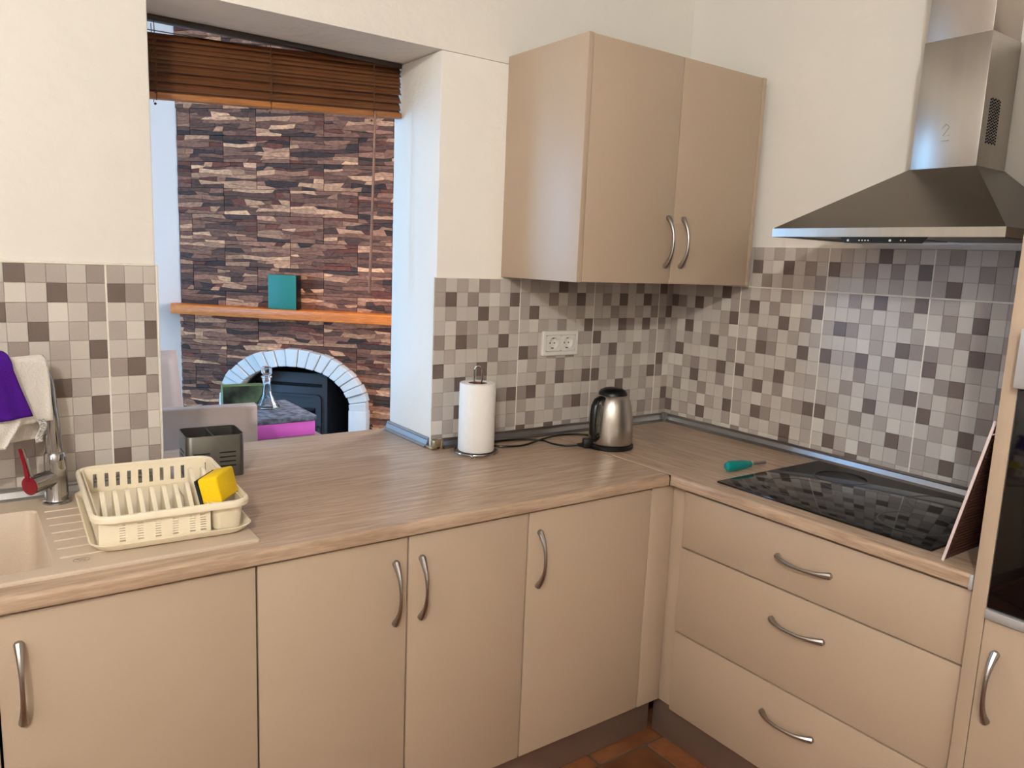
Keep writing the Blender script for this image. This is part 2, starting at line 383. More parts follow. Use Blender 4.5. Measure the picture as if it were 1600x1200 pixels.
# ------------------------------------------------------------------ corner fireplace: local s along the breast, n outwards, z up
P0 = Vector((-0.7744, 2.2724, 0)); DS = Vector((0.70711, -0.70711, 0)); DN = Vector((-0.70711, -0.70711, 0))
def W(s_, n_, z_): return P0 + DS * s_ + DN * n_ + Vector((0, 0, z_))
FRM = Matrix((DS, DN * -1, Vector((0, 0, 1)))).transposed().to_4x4(); FRM.translation = P0   # local x = s, local y = into the wall
AC, AW, AZ, AR = 0.083, 0.345, 0.62, 0.232      # inner arch: centre, half width, spring height, rise
def arch_in(s_):
    t = (s_ - AC) / AW
    return 0.0 if abs(t) >= 1 else AZ + AR * math.sqrt(max(0, 1 - abs(t) ** 2.1))
b = B(); N_ = 72; S0, S1 = -0.64, 0.86
# breast face as vertical strips above the arched hole, plus the recess behind
xs = sorted(set([S0 + (S1 - S0) * i / N_ for i in range(N_ + 1)] + [AC - AW, AC + AW]))
for a_, d_ in zip(xs[:-1], xs[1:]):
    za, zb_ = arch_in(a_ + 1e-6), arch_in(d_ - 1e-6)
    pts = [(a_, 0.012, za), (d_, 0.012, zb_), (d_, 0.012, CEIL), (a_, 0.012, CEIL)]
    b.bm.faces.new([b.bm.verts.new(p) for p in pts])
    if za > 0 or zb_ > 0:
        pts = [(a_, 0.012, za), (d_, 0.012, zb_), (d_, 0.55, zb_), (a_, 0.55, za)]
        f = b.bm.faces.new([b.bm.verts.new(p) for p in pts]); f.material_index = 1
b.box(S0 - .02, S1, 0.55, 0.57, 0, CEIL, mi=1)
b.box(AC - AW - 0.02, AC - AW, 0.02, 0.55, 0, 0.9, mi=1); b.box(AC + AW, AC + AW + 0.02, 0.02, 0.55, 0, 0.9, mi=1)
b.box(S0 - .02, S0, 0.012, 0.55, 0, CEIL)
breast = b.obj('wall_chimney_breast', [STONEG, SOOT_SHADE]); breast.matrix_world = FRM
struct(breast, 'chimney breast clad in brown ledge stone tiles seen through the pass-through', 'wall')
# ledge stone tiles: each ceramic tile is one part with its own strips in relief
PAL = [((72, 58, 52), 4), ((92, 68, 58), 5), ((110, 80, 66), 6), ((126, 92, 76), 6), ((144, 106, 86), 5), ((176, 136, 108), 4), ((204, 162, 128), 3), ((108, 66, 54), 3)]
PALW = [p for p, k in PAL for _ in range(k)]
def outer_arch(s_):
    t = (s_ - AC) / (AW + 0.105)
    return 0.0 if abs(t) >= 1 else AZ + 0.04 + (AR + 0.055) * math.sqrt(max(0, 1 - abs(t) ** 2.2))
def stone_tile(s0, s1, z0, z1):
    q = B(); cols = []
    nz = 7; hz = (z1 - z0) / nz
    if s1 - s0 < 0.02: return
    ph = [random.uniform(0, 6.3) for _ in range(nz + 1)]; fq_ = [random.uniform(14, 30) for _ in range(nz + 1)]
    off = [0] + [random.uniform(-.22, .22) * hz for _ in range(nz - 1)] + [0]
    def bz(r, s_):
        return z0 + r * hz + off[r] + (0 if r in (0, nz) else 0.26 * hz * math.sin(s_ * fq_[r] + ph[r]))
    for r in range(nz):
        zm = z0 + (r + .5) * hz
        if zm < AZ + 0.04: ext = AW + 0.105
        else:
            tz = (zm - AZ - 0.04) / (AR + 0.055); ext = (AW + 0.105) * (1 - tz ** 2.2) ** (1 / 2.2) if tz < 1 else -1
        spans = [(s0, s1)] if ext < 0 else [(s0, min(s1, AC - ext + .03)), (max(s0, AC + ext - .03), s1)]
        for sa, sb_ in spans:
            s_ = sa; sl0 = 0.0
            while s_ < sb_ - 0.004:
                L_ = min(random.choice((.05, .08, .11, .15, .2)), sb_ - s_)
                if sb_ - s_ - L_ < 0.03: L_ = sb_ - s_
                e_ = s_ + L_; sl1 = 0.0 if e_ >= sb_ - 1e-6 else random.uniform(-.014, .014)
                d = -random.uniform(0.002, 0.0055); g = 0.0001; wv = random.uniform(-.0015, .0015); n0 = len(q.bm.faces)
                mid = (s_ + e_) / 2
                lo = [(s_ + g - sl0, bz(r, s_) + g), (mid, bz(r, mid) + g), (e_ - g - sl1, bz(r, e_) + g)]
                hi = [(e_ - g + sl1, bz(r + 1, e_) - g), (mid, bz(r + 1, mid) - g), (s_ + g + sl0, bz(r + 1, s_) - g)]
                pl = lo + hi; cxm = sum(p[0] for p in pl) / 6; czm = sum(p[1] for p in pl) / 6
                back = [(p[0], .013, p[1]) for p in pl]
                fr = [(p[0] + (-.0005 if p[0] > cxm else .0005), d + wv * (p[0] - mid) / max(L_, .02), p[1] + (-.0005 if p[1] > czm else .0005)) for p in pl]
                q.ring_skin([back, fr], True, False, True)
                k = random.uniform(.88, 1.12); col = tuple(v * k for v in random.choice(PALW))
                cols += [col] * (len(q.bm.faces) - n0)
                s_ = e_; sl0 = sl1
    if not cols: return
    q.bm.faces.ensure_lookup_table()
    lay = q.bm.loops.layers.float_color.new('Col')
    for f, cl in zip(q.bm.faces, cols):
        l3 = s2l((min(255, cl[0] * 1.1), min(255, cl[1]), min(255, cl[2] * .93)))
        for lp in f.loops: lp[lay] = (*l3, 1)
    q.obj('stone_tile', STONE, breast, angle=15)
RH = 0.145; z_ = 1.99 - RH * 14; k_ = 0
while z_ < CEIL:
    phase = 0.055 if k_ % 2 == 0 else -0.145      # row just under z=1.99 has joints at s=.055
    left = -0.663 if z_ < 1.1 else -0.63
    if z_ + RH > 0.1:
        s_ = phase - 0.4 * 4
        while s_ < S1:
            a_, d_ = max(s_, left + random.uniform(-.006, .006)), min(s_ + 0.398, S1)
            if d_ > a_: stone_tile(a_, d_, max(z_, 0.0), min(z_ + RH - .0015, CEIL))
            s_ += 0.4
    z_ += RH; k_ += 1
# (the row phases are fixed by the joints seen in the photograph)

# white brick arch surround
fp = thing('fireplace_surround', 'white painted brick arch around the black fireplace opening', 'fireplace'); fp.matrix_world = FRM
NB = 21
def ell(t, w_, r_, zc, pw):   # t in 0..pi
    cx_ = math.cos(t); sx_ = math.sin(t)
    return (AC - w_ * math.copysign(abs(cx_) ** (2 / pw), cx_), zc + r_ * abs(sx_) ** (2 / pw))
for i in range(NB):
    t0, t1 = PI * (i + .03) / NB, PI * (i + .97) / NB
    jit = random.uniform(-.005, .005); pr = -0.062 + random.uniform(-.012, .008)
    poly = [ell(t0, AW + .004, AR + .002, AZ, 2.1), ell(t1, AW + .004, AR + .002, AZ, 2.1)]
    o1, o0 = ell(t1, AW + .106 + jit, AR + .1 + jit, AZ, 2.15), ell(t0, AW + .106 + jit, AR + .1 + jit, AZ, 2.15)
    poly = poly + [o1, o0]
    q = B(); q.prism(poly, 'y', pr, 0.05)
    es = [e for e in q.bm.edges]
    bmesh.ops.bevel(q.bm, geom=es, offset=0.004, segments=1, affect='EDGES')
    q.obj('arch_brick', WHITEB, fp)
for sx in (-1, 1):
    xa, xb = AC + sx * AW, AC + sx * (AW + .107)
    q = B(); q.box(min(xa, xb), max(xa, xb), -0.065, 0.05, 0, AZ + .005, .006); q.obj('pier', WHITEB, fp)
# mantel shelf
q = B(); poly = [(-0.705, 0.012), (-0.618, -0.128), (0.95, -0.128), (0.95, 0.012)]
q.prism(poly, "z", 1.128, 1.182); bmesh.ops.bevel(q.bm, geom=list(q.bm.edges), offset=0.004, segments=1, affect='EDGES')
mant = q.obj('mantel_shelf', PINE); mant.matrix_world = FRM
tag(mant, 'orange pine mantel beam across the stone wall', 'shelf')
# teal box on the mantel
tbx = thing('teal_box', 'teal fronted box with black sides standing on the pine mantel', 'box'); tbx.matrix_world = FRM @ Matrix.Translation((0.045, -0.06, 1.1825))
q = B(); q.box(-.083, .083, -.03, .035, 0, .192, .002); q.obj('box_body', BLACKP, tbx)
q = B(); q.box(-.083, .083, -.034, -.0302, 0, .192, .001); q.obj('front_cover', TEAL, tbx)
# stove inside the arch
st = thing('wood_stove', 'dark iron wood stove set inside the brick arch', 'stove'); st.matrix_world = FRM
q = B(); q.box(-.24, .235, 0.1, 0.5, 0.04, 0.80, .01); q.obj('stove_body', IRON, st)
q = B()
q.ring_skin([[(p[0], 0.098, p[1]) for p in [(v[0], v[1]) for v in rrect(.40, .5, .03, 0, 5, 0.0, .42)]], [(p[0], .085, p[1]) for p in [(v[0], v[1]) for v in rrect(.40, .5, .03, 0, 5, 0.0, .42)]],
             [(p[0], .085, p[1]) for p in [(v[0], v[1]) for v in rrect(.365, .465, .025, 0, 5, 0.0, .42)]], [(p[0], .094, p[1]) for p in [(v[0], v[1]) for v in rrect(.36, .46, .025, 0, 5, 0.0, .42)]]], True, False, True)
q.obj('stove_door', IRON, st)
q = B(); q.box(-.16, .16, 0.088, 0.0935, .24, .59, .003); q.obj('stove_glass', BLACKG, st)
q = B(); q.box(-.22, .2, 0.096, 0.101, .715, .735, .002); q.obj('air_slot', SOOT_SHADE, st)
q = B(); q.tube([(.18, .085, .40), (.18, .06, .40), (.18, .06, .48), (.18, .085, .48)], .007, 8); q.obj('door_handle', IRON, st)

# ------------------------------------------------------------------ dining furniture in the living room
def chair(name, label, loc, rz, top, grp=None):
    t = thing(name, label, 'chair', loc, rz, grp)
    q = B(); q.box(-.225, .225, -.2, .24, .40, .47, .02, 3); q.obj('seat', TAUPE, t)
    q = B()
    def fn(u, v):
        x = -.225 + .45 * u - (0.02 * (2 * u - 1)) * v; z = .44 + (top - .44) * v
        return (x, -.2 - .075 * v, z)
    q.grid(fn, 8, 8); q.obj('backrest', TAUPE, t, solid=.04)
    for sx in (-1, 1):
        for sy, yy in ((-1, -.18), (1, .21)):
            q = B(); q.tube([(sx * .2, yy, .41), (sx * .21, yy + sy * .015, 0)], [.019, .014], 8); q.obj('leg', BLACKP, t)
    return t
chair('dining_chair', 'taupe dining chair nearest the pass-through, its back just behind the cutlery holder', (-1.665, 0.80, 0), math.radians(-4), .985, 'taupe dining chairs')
chair('dining_chair', 'taupe dining chair on the far side of the dining table, against the white wall', (-1.61, 1.62, 0), math.radians(186), 1.005, 'taupe dining chairs')
dt = thing('dining_table', 'grey dining table behind the pass-through, mostly hidden', 'table', (-1.62, 1.16, 0))
q = B(); q.box(-.6, .55, -.29, .24, .72, .75, .006); q.obj('tabletop', GREYT, dt)
for sx in (-.55, .5):
    for sy in (-.25, .2):
        q = B(); q.box(sx - .03, sx + .03, sy - .03, sy + .03, 0, .72, .004); q.obj('leg', GREYT, dt)
sb = thing('storage_box', 'pink storage box with dark grey speckled lid on the dining table', 'box', (-1.22, 1.125, .7505))
q = B(); q.box(-.150, .122, -.185, .185, 0, .06, .003); q.obj('box_body', PINK, sb)
LIDM = mat('lid_speckled', (62, 64, 72), 0.45, col2=(120, 126, 140), scale=34, var=0.1)
q = B(); q.box(-.154, .127, -.19, .19, .0605, .084, .003); q.obj('lid', LIDM, sb)
gb = thing('gift_carton', 'green and black open carton behind the glass decanter', 'box', (-1.30, 1.272, .8347), math.radians(-8))
q = B(); q.box(-.085, .085, -.035, -.032, 0, .088); q.obj('carton_front', mat('carton_window', (34, 40, 34), 0.3, col2=(90, 110, 80), scale=12, var=.1), gb)
q = B(); q.box(-.085, -.082, -.0318, .035, 0, .088); q.box(.082, .085, -.0318, .035, 0, .088); q.box(-.0818, .0818, .032, .035, 0, .088); q.box(-.0818, .0818, -.0318, .0318, .085, .088); q.obj('carton_side', GREENC, gb)
dc = thing('glass_decanter', 'clear glass decanter with square stopper standing on the speckled lid', 'decanter', (-1.228, 1.165, .835))
q = B(); q.lathe([(0.001, .004), (.052, .0), (.054, .008), (.036, .03), (.021, .06), (.0165, .1), (.018, .125), (.023, .135), (.022, .139), (.014, .139), (.0135, .1), (.017, .06), (.03, .032), (.04, .014), (.001, .011)], seg=24)
q.obj('decanter_body', GLASS, dc)
q = B(); q.box(-.019, .019, -.019, .019, .145, .181, .006, 1); q.lathe([(.011, .128), (.0125, .146)], seg=16, cap0=True, cap1=True); q.obj('stopper', GLASS, dc)

# ------------------------------------------------------------------ venetian blind in the pass-through
bl = thing('venetian_blind', 'brown wooden venetian blind drawn up under the lintel of the pass-through', 'blind', (-1.4765, 0.262, 0))
hw = 0.4015
q = B(); q.box(-hw, hw, -.014, .014, 2.110, 2.1245, .002); q.obj('headrail', mat('headrail_dark', (58, 48, 44), .5, var=.1, scale=30), bl)
sq = B()
def slat_pts():
    return sq.ring_skin([[(x, yy * math.cos(.95) , yy * math.sin(.95) + zz) for yy, zz in ((-.0115, -.0012), (.0, -.0003), (.0115, -.0012), (.0115, .0012), (0, .0024), (-.0115, .0012))] for x in (-hw, -.13, .14, hw)], True, True, True)
slat_pts(); sme = sq.mesh('slat', SLAT)
tilt = -0.0620
for i in range(13):
    o = link('slat', sme, bl, (0, random.uniform(-.004, .004), 1.952 + i * .0118 + random.uniform(-.001, .001)))
    o.rotation_euler = (random.uniform(-.14, .14), tilt * 1.0, 0)
for i, (zz, tl) in enumerate(((2.094, -.022),)):
    o = link('slat', sme, bl, (0, 0, zz)); o.rotation_euler = (-.8, tl, 0)
q = B(); q.box(-hw, hw, -.014, .014, -.009, .008, .002); o = q.obj('bottom_rail', SLATL, bl, (0, -.004, 1.938)); o.rotation_euler = (0, tilt, 0)
for x in (-.345, -.03, .30):
    q = B(); zb = 1.93 - x * tilt
    for dy in (-.020, .016): q.tube([(x, dy, zb - .006), (x + .002, dy, zb + .09), (x - .001, dy, 2.108)], .0011, 6)
    for k in range(11): q.tube([(x - .005, -.021, zb + .012 + k * .0135), (x + .004, -.0215, zb + .016 + k * .0135)], .0011, 5)
    q.sphere((x, -.004, zb - .013), .004, 1)
    q.obj('ladder_cord', CORDM, bl)
q = B(); q.tube([(.300, -.03, 1.96), (.296, -.028, 1.7), (.289, -.026, 1.385)], [.0042, .0046, .005], 8); q.obj('tilt_wand', wood('wand_wood', (150, 98, 60), (110, 66, 38), (10, 10, 2)), bl)

# ------------------------------------------------------------------ base cabinets
def bow_handle(parent, p, axis, nrm, L_=0.155, flip=1):
    """arched tapered handle: p centre on the door face, axis along, nrm outwards"""
    ax = Vector(axis); nn = Vector(nrm); q = B(); pts = []; rad = []
    n = 14
    for i in range(n + 1):
        t = -1 + 2 * i / n
        pts.append(Vector(p) + ax * (t * L_ / 2 * (1 - .04 * abs(t))) + nn * (0.004 + .027 * (1 - abs(t) ** 2.3)))
        rad.append(.0042 + .0048 * abs(t) ** 2.2)
    pts = [Vector(p) + ax * (-L_ / 2 * .955) - nn * .001] + pts + [Vector(p) + ax * (L_ / 2 * .955) - nn * .001]
    rad = [.0088] + rad + [.0088]
    q.tube(pts, rad, 10)
    return q.obj('handle', NICKEL, parent)
DY = -0.583; ZD0, ZD1 = 0.158, 0.864
def base_cab(name, label, x0, x1, doors, hollow=False):
    t = thing(name, label, 'cabinet', ((x0 + x1) / 2, -.29, 0))
    ox, oy = (x0 + x1) / 2, -.29
    q = B()
    q.box(x0 - ox + .001, x0 - ox + .017, DY + .02 - oy, -.03 - oy, ZD0, ZD1); q.box(x1 - ox - .017, x1 - ox - .001, DY + .02 - oy, -.03 - oy, ZD0, ZD1)
    q.box(x0 - ox + .017, x1 - ox - .017, DY + .02 - oy, -.03 - oy, ZD0, ZD0 + .016); q.box(x0 - ox + .017, x1 - ox - .017, -.046 - oy, -.03 - oy, ZD0 + .016, ZD1)
    q.obj('carcass', SHADOWGAP, t)
    for a, d, hx in doors:
        q = B(); q.box(a - ox + .0022, d - ox - .0022, DY - oy, DY + .019 - oy, ZD0, ZD1 - .004, .0016, 2)
        dr = q.obj('door', LAMI, t)
        bow_handle(dr, (hx - ox, DY - oy, .727), (0, 0, 1), (0, -1, 0))
    return t
base_cab('sink_cabinet', 'beige sink base cabinet under the sink, leftmost in the row', -2.74, -1.8223, [(-2.74, -2.281, -2.318), (-2.281, -1.8223, -2.245)])
base_cab('base_cabinet', 'beige two-door base cabinet with paired bow handles below the worktop', -1.8223, -1.112, [(-1.8223, -1.4662, -1.499), (-1.4662, -1.112, -1.430)])
base_cab('base_cabinet', 'beige single-door base cabinet beside the inner corner filler', -1.112, -.6585, [(-1.112, -.6585, -1.074)])
cf = thing('corner_filler', 'beige filler panels closing the inner corner of the base cabinets', 'panel', (-.57, -.58, 0))
q = B(); q.box(-.6568 + .57, -.5640 + .57, DY + .58, DY + .018 + .58, ZD0, ZD1 - .002, .001); q.obj('filler_panel', LAMI, cf)
q = B(); q.box(-.5617 + .57, -.5437 + .57, -.6395 + .58, DY + .018 + .58, ZD0, ZD1 - .002, .001); q.obj('filler_panel', LAMI, cf)
# drawer unit on the right
XD = -.58; Y0, Y1 = -.6408, -1.4525
du = thing('drawer_cabinet', 'beige three-drawer base cabinet under the hob', 'cabinet', (-.29, (Y0 + Y1) / 2, 0))
oy = (Y0 + Y1) / 2
q = B(); q.box(XD + .02 + .29, .27, Y1 - oy + .001, Y0 - oy - .001, ZD0, ZD1); q.obj('carcass', SHADOWGAP, du)
for za, zb2, hz in ((.6857, ZD1 - .004, .772), (.4178, .6857, .597), (ZD0, .4178, .328)):
    q = B(); q.box(XD + .29, XD + .019 + .29, Y1 - oy + .0022, Y0 - oy - .0022, za + .0022, zb2 - .0022, .0016, 2)
    d = q.obj('drawer_front', LAMI, du)
    bow_handle(d, (XD + .29, 0, hz), (0, 1, 0), (-1, 0, 0))
# tall oven cabinet
tc_ = thing('oven_cabinet', 'tall beige cabinet housing the built-in oven at the right edge', 'cabinet', (-.3, -1.76, 0))
oyt = -1.76; ZTT = 2.2
q = B(); q.box(-.302, .287, -1.4830 - oyt, -1.4535 - oyt, .158, ZTT, .001); q.obj('side_panel', LAMI, tc_)
q = B(); q.box(-.302, .29, -2.065 - oyt, -2.036 - oyt, .158, ZTT, .001); q.obj('side_panel', LAMI, tc_)
q = B(); q.box(-.28, .29, -2.036 - oyt, -1.4832 - oyt, .158, .82); q.box(-.28, .29, -2.036 - oyt, -1.4832 - oyt, 1.47, ZTT); q.box(.25, .29, -2.036 - oyt, -1.4832 - oyt, .82, 1.47); q.obj('carcass', SHADOWGAP, tc_)
q = B(); q.box(-.302, -.284, -2.034 - oyt, -1.4845 - oyt, .158, .818, .0015); dr = q.obj('door', LAMI, tc_)
bow_handle(dr, (-.302, -1.513 - oyt, .678), (0, 0, 1), (-1, 0, 0))
q = B(); q.box(-.302, -.284, -2.034 - oyt, -1.4845 - oyt, 1.475, ZTT, .0015); q.obj('door', LAMI, tc_)
ov = thing('built_in_oven', 'black glass built-in oven with steel trim in the tall cabinet', 'oven', (-.3, -1.76, .822))
q = B(); q.box(-.27, .24, -.272, .272, .01, .64); q.obj('oven_body', BLACKP, ov)
q = B(); q.box(-.306, -.272, -.273, .2745, .022, .478, .003); q.obj('oven_door', BLACKG, ov)
q = B(); q.box(-.312, -.272, -.273, .2745, .0, .0205, .002); q.obj('lower_trim', MATS['satin_aluminium'] if 'satin_aluminium' in MATS else mat('satin_aluminium', (205, 205, 206), .5, .6, var=.03, scale=40), ov)
q = B(); q.box(-.338, -.272, -.273, .2735, .484, .600, .003); q.obj('control_panel', MATS['satin_aluminium'], ov)
q = B(); q.tube([(-.306, -.22, .44), (-.345, -.22, .44), (-.345, .2, .44), (-.306, .2, .44)], .009, 10); q.obj('oven_handle', STEEL, ov)
# plinths
q = B(); q.box(-2.74, -.528, -.513, -.498, 0.002, .152, .001); tag(q.obj('plinth', ALUD), 'brushed metal plinth under the sink-side cabinets', 'plinth')
q = B(); q.box(-.513, -.498, -2.06, -.519, 0.002, .152, .001); tag(q.obj('plinth', ALUD), 'brushed metal plinth under the drawer cabinet', 'plinth')

# ------------------------------------------------------------------ worktops
def edge_profile(front, back, sgn=1):
    """rounded front edge cross-section (depth, z) with front < back"""
    r = .010; pts = [(back, ZUB), (back, ZT)]
    for k in range(6): a = PI / 2 + k / 5 * PI / 2; pts.append((front + r + r * math.cos(a), ZT - r + r * math.sin(a)))
    r2 = .004
    for k in range(4): a = PI + k / 3 * PI / 2; pts.append((front + r2 + r2 * math.cos(a), ZUB + r2 + r2 * math.sin(a)))
    return pts
q = B(); q.prism(edge_profile(-.600, -.004), 'x', -1.84, -.6055)
q.prism(edge_profile(-.600, -.535), 'x', -2.76, -1.84); q.box(-2.76, -1.84, -.060, -.004, ZUB, ZT)
wt = q.obj('worktop', OAKX); tag(wt, 'oak-look laminate worktop running along the wall under the pass-through', 'worktop')
q = B(); q.box(XL + .003, XJ - .003, -.0025, TH + .022, ZUB, ZT, .002); tag(q.obj('window_sill_board', OAKX), 'oak-look board filling the sill of the pass-through opening', 'sill')
q = B(); q.prism(edge_profile(-.600, -.004), 'y', -1.4480, -.004); wr = q.obj('worktop', OAKY)
tag(wr, 'oak-look laminate worktop with the hob, along the right wall', 'worktop')
q = B(); q.box(-.603, -.575, -1.4518, -1.4485, ZUB - .001, ZT + .001, .001); q.box(-.6035, -.6005, -1.4518, -1.444, ZUB - .001, ZT + .001, .001)
q.obj('end_strip', mat('satin_aluminium', (205, 205, 206), .5, .6, var=.03, scale=40), wr)
q = B(); q.box(-.6054, -.6003, -.599, -.004, ZUB, ZT - .0012); q.obj('joint_strip', SHADOWGAP, wr)

# aluminium sealing profiles
def seal(label, p0, p1, nrm, name='sealing_profile'):
    """profile run from p0 to p1; nrm points into the room"""
    p0, p1, nn = Vector(p0), Vector(p1), Vector(nrm)
    prof = [(0, 0), (.021, 0), (.021, .003), (.019, .0045), (.0165, .0065), (.0125, .009), (.0085, .023), (.009, .0265), (.007, .029), (.004, .031), (0, .031)]
    q = B(); q.ring_skin([[p + nn * (.0005 + a) + Vector((0, 0, z + .0005)) for a, z in prof] for p in (p0, p1)], True, True, True)
    t = q.obj(name, ALU, angle=20)
    tag(t, label, 'trim strip')
    return t
seal_b = seal('aluminium sealing strip behind the paper towel and kettle', (-1.045, -.0105, ZT), (-.028, -.0105, ZT), (0, -1, 0))
seal('aluminium sealing strip behind the hob', (-.0105, -.028, ZT), (-.0105, -1.4515, ZT), (-1, 0, 0))
seal('aluminium sealing strip along the white jamb of the pass-through', (XJ - .001, .015, ZT), (XJ - .001, TH, ZT), (-1, 0, 0))
seal('aluminium sealing strip behind the tap', (-2.74, -.0105, ZT), (-1.905, -.0105, ZT), (0, -1, 0))
q = B(); q.box(-.036, -.0105, -.036, -.0105, ZT + .0005, ZT + .034, .004); q.obj('corner_cap', mat('grey_plastic', (112, 110, 106), .4, var=.03, scale=30), seal_b)['label'] = 'grey plastic corner cap in the inside corner'
q = B(); q.box(XJ - .020, XJ + .002, -.030, .012, ZT + .0005, ZT + .010, .003); q.box(XJ - .012, XJ + .014, -.034, -.006, ZT + .009, ZT + .032, .005); q.box(XJ + .012, XJ + .024, -.033, -.012, ZT + .0005, ZT + .031, .005)
q.obj('corner_cap', BRASS, seal_b)['label'] = 'worn tarnished corner cap at the jamb'

# ------------------------------------------------------------------ wall cabinet
wc = thing('wall_cabinet', 'beige two-door wall cabinet hung in the corner', 'cabinet', (-.434, 0, 1.455))
x0, x1, hgt = -.828 + .434, -.0395 + .434, .691
q = B(); q.box(x0, x0 + .018, -.388, -.002, 0, hgt, .001); q.obj('side_panel', LAMI, wc)
q = B(); q.box(x1 - .018, x1, -.388, -.011, 0, hgt, .001); q.obj('side_panel', LAMI, wc)
q = B(); q.box(x0 + .018, x1 - .018, -.366, -.012, .0, .018); q.box(x0 + .018, x1 - .018, -.366, -.002, hgt - .018, hgt); q.box(x0 + .018, x1 - .018, -.020, -.012, .018, hgt - .018); q.obj('carcass', LAMI_IN, wc)
for a, d, hx in ((x0 + .0203, -.002 - .006, -.031), (.002 - .006, x1 - .0203, .037)):
    q = B(); q.box(a, d, -.3865, -.3685, .001, hgt - .001, .0015); dr = q.obj('door', LAMI, wc)
    bow_handle(dr, (hx, -.3865, .132), (0, 0, 1), (0, -1, 0))

# ------------------------------------------------------------------ extractor hood
hd = thing('extractor_hood', 'stainless steel pyramid extractor hood with chimney above the hob', 'extractor hood', (0, -1.063, 1.604))
w2, dp = .296, .452
q = B()
base = [(-dp, -w2), (-dp, w2), (-.001, w2), (-.001, -w2)]; topc = [(-.165, -.087), (-.165, .087), (-.001, .087), (-.001, -.087)]
q.ring_skin([[(a, d, .022) for a, d in base], [(a, d, .193) for a, d in topc]], True, False, True)
q.obj('canopy', STEELH, hd, angle=20)
q = B(); q.ring_skin([[(a, d, .0) for a, d in base], [(a, d, .0225) for a, d in base], [(a * .985 - .002, d * .985, .0225) for a, d in base]], True, False, False)
q.box(-dp + .006, -.003, -w2 + .004, w2 - .004, .006, .010)
q.obj('canopy_rim', STEEL, hd, angle=20)
q = B(); q.box(-.163, -.001, -.085, .085, .19, .52, .0015); q.obj('chimney', STEEL, hd)
q = B(); q.box(-.160, -.001, -.082, .082, .519, 1.13, .0015); q.obj('chimney_upper', mat('brushed_steel_upper', (178, 168, 158), 0.36, 1.0, var=0.08, scale=14, stretch=(1, 1, 0.1)), hd)
q = B()
for i in range(7):
    for j in range(15):
        q.box(-.132 + i * .0085, -.1275 + i * .0085, -.0862, -.0849, .252 + j * .0075 + (i % 2) * .003, .2565 + j * .0075 + (i % 2) * .003)
o = q.obj('vent_slots', SOOT_SHADE, hd); o['kind'] = 'stuff'
q = B(); q.prism([(-.12, .004), (.10, .004), (.085, -.014), (-.105, -.014)], 'x', -dp + .012, -dp + .03); q.obj('control_panel', BLACKP, hd)
for yy in (.075, .045, .037, .029, .021, -.035, -.062, -.072):
    q = B(); q.lathe([(.0032 if yy in (.075, -.035) else .0018, 0), (.0028 if yy in (.075, -.035) else .0014, .0015)], (-dp + .012, yy, -.008), 10, True, True, rot=Matrix.Rotation(-PI / 2, 3, 'Y')); q.obj('button', WHITEP, hd)
for yy in (-.13, .13):
    q = B(); q.box(-.39, -.05, yy - .115, yy + .115, .0035, .0062, .001); q.obj('grease_filter', mat('filter_mesh', (120, 116, 110), .4, .9, var=.3, scale=300), hd)
q = B()   # faint embossed emblem on the chimney
q.tube([(-.1634, .012, .295), (-.1636, .002, .304), (-.1636, -.006, .297), (-.1636, .008, .275), (-.1634, -.008, .275)], .0011, 5)
q.tube([(-.1634, .010, .262), (-.1636, -.009, .262)], .0009, 5)
q.obj('emblem', STEEL, hd)

# ------------------------------------------------------------------ hob
hb = thing('induction_hob', 'black glass hob set into the right worktop', 'hob', (-.29, -1.03, ZT))
q = B(); q.box(-.25, .25, -.305, .308, .0003, .006, .0015, 2); q.obj('glass_plate', BLACKG, hb)
RINGM = mat('hob_marking', (44, 42, 40), .3, var=.05, scale=50)
for cx_, cy_, r_ in ((-.088, .148, .096), (-.098, -.19, .088), (.125, .15, .075), (.12, -.16, .095)):
    q = B(); n = 48
    q.ring_skin([[(cx_ + rr * math.cos(2 * PI * k / n), cy_ + rr * math.sin(2 * PI * k / n), zz) for k in range(n)] for rr, zz in ((r_ - .0018, .0059), (r_ - .0018, .0063), (r_ + .0018, .0063), (r_ + .0018, .0059))], True)
    q.obj('cooking_zone_ring', RINGM, hb)

# leaning ridged board
lb = thing('leaning_mat', 'thin dark brown ridged board leaning against the oven cabinet', 'board', (-.36, -1.3745, ZT + .0008))
tl = math.atan2(.066, .325)
lb.rotation_euler = (tl, 0, 0)
q = B(); q.box(-.212, .212, -.002, .002, .002, .328, .0008); q.obj('panel', WICKER, lb)
q = B()
for k in range(40): q.tube([(-.2, -.0025, .012 + k * .0079), (.2, -.0025, .012 + k * .0079)], .0022, 6)
o = q.obj('ridges', WICKER, lb); o['kind'] = 'stuff'
q = B(); q.box(-.2155, -.2118, -.003, .003, .0, .332, .0008); q.box(.2118, .2155, -.003, .003, 0, .332, .0008); q.box(-.2117, .2117, -.003, .003, .3285, .332, .0006); q.obj('edge_binding', PINKW, lb)
q = B(); q.tube([(-.213, -.004, .326), (-.213, -.010, .318), (-.213, -.009, .306), (-.213, -.003, .302)], .0016, 6); q.obj('hanging_loop', PINKW, lb)

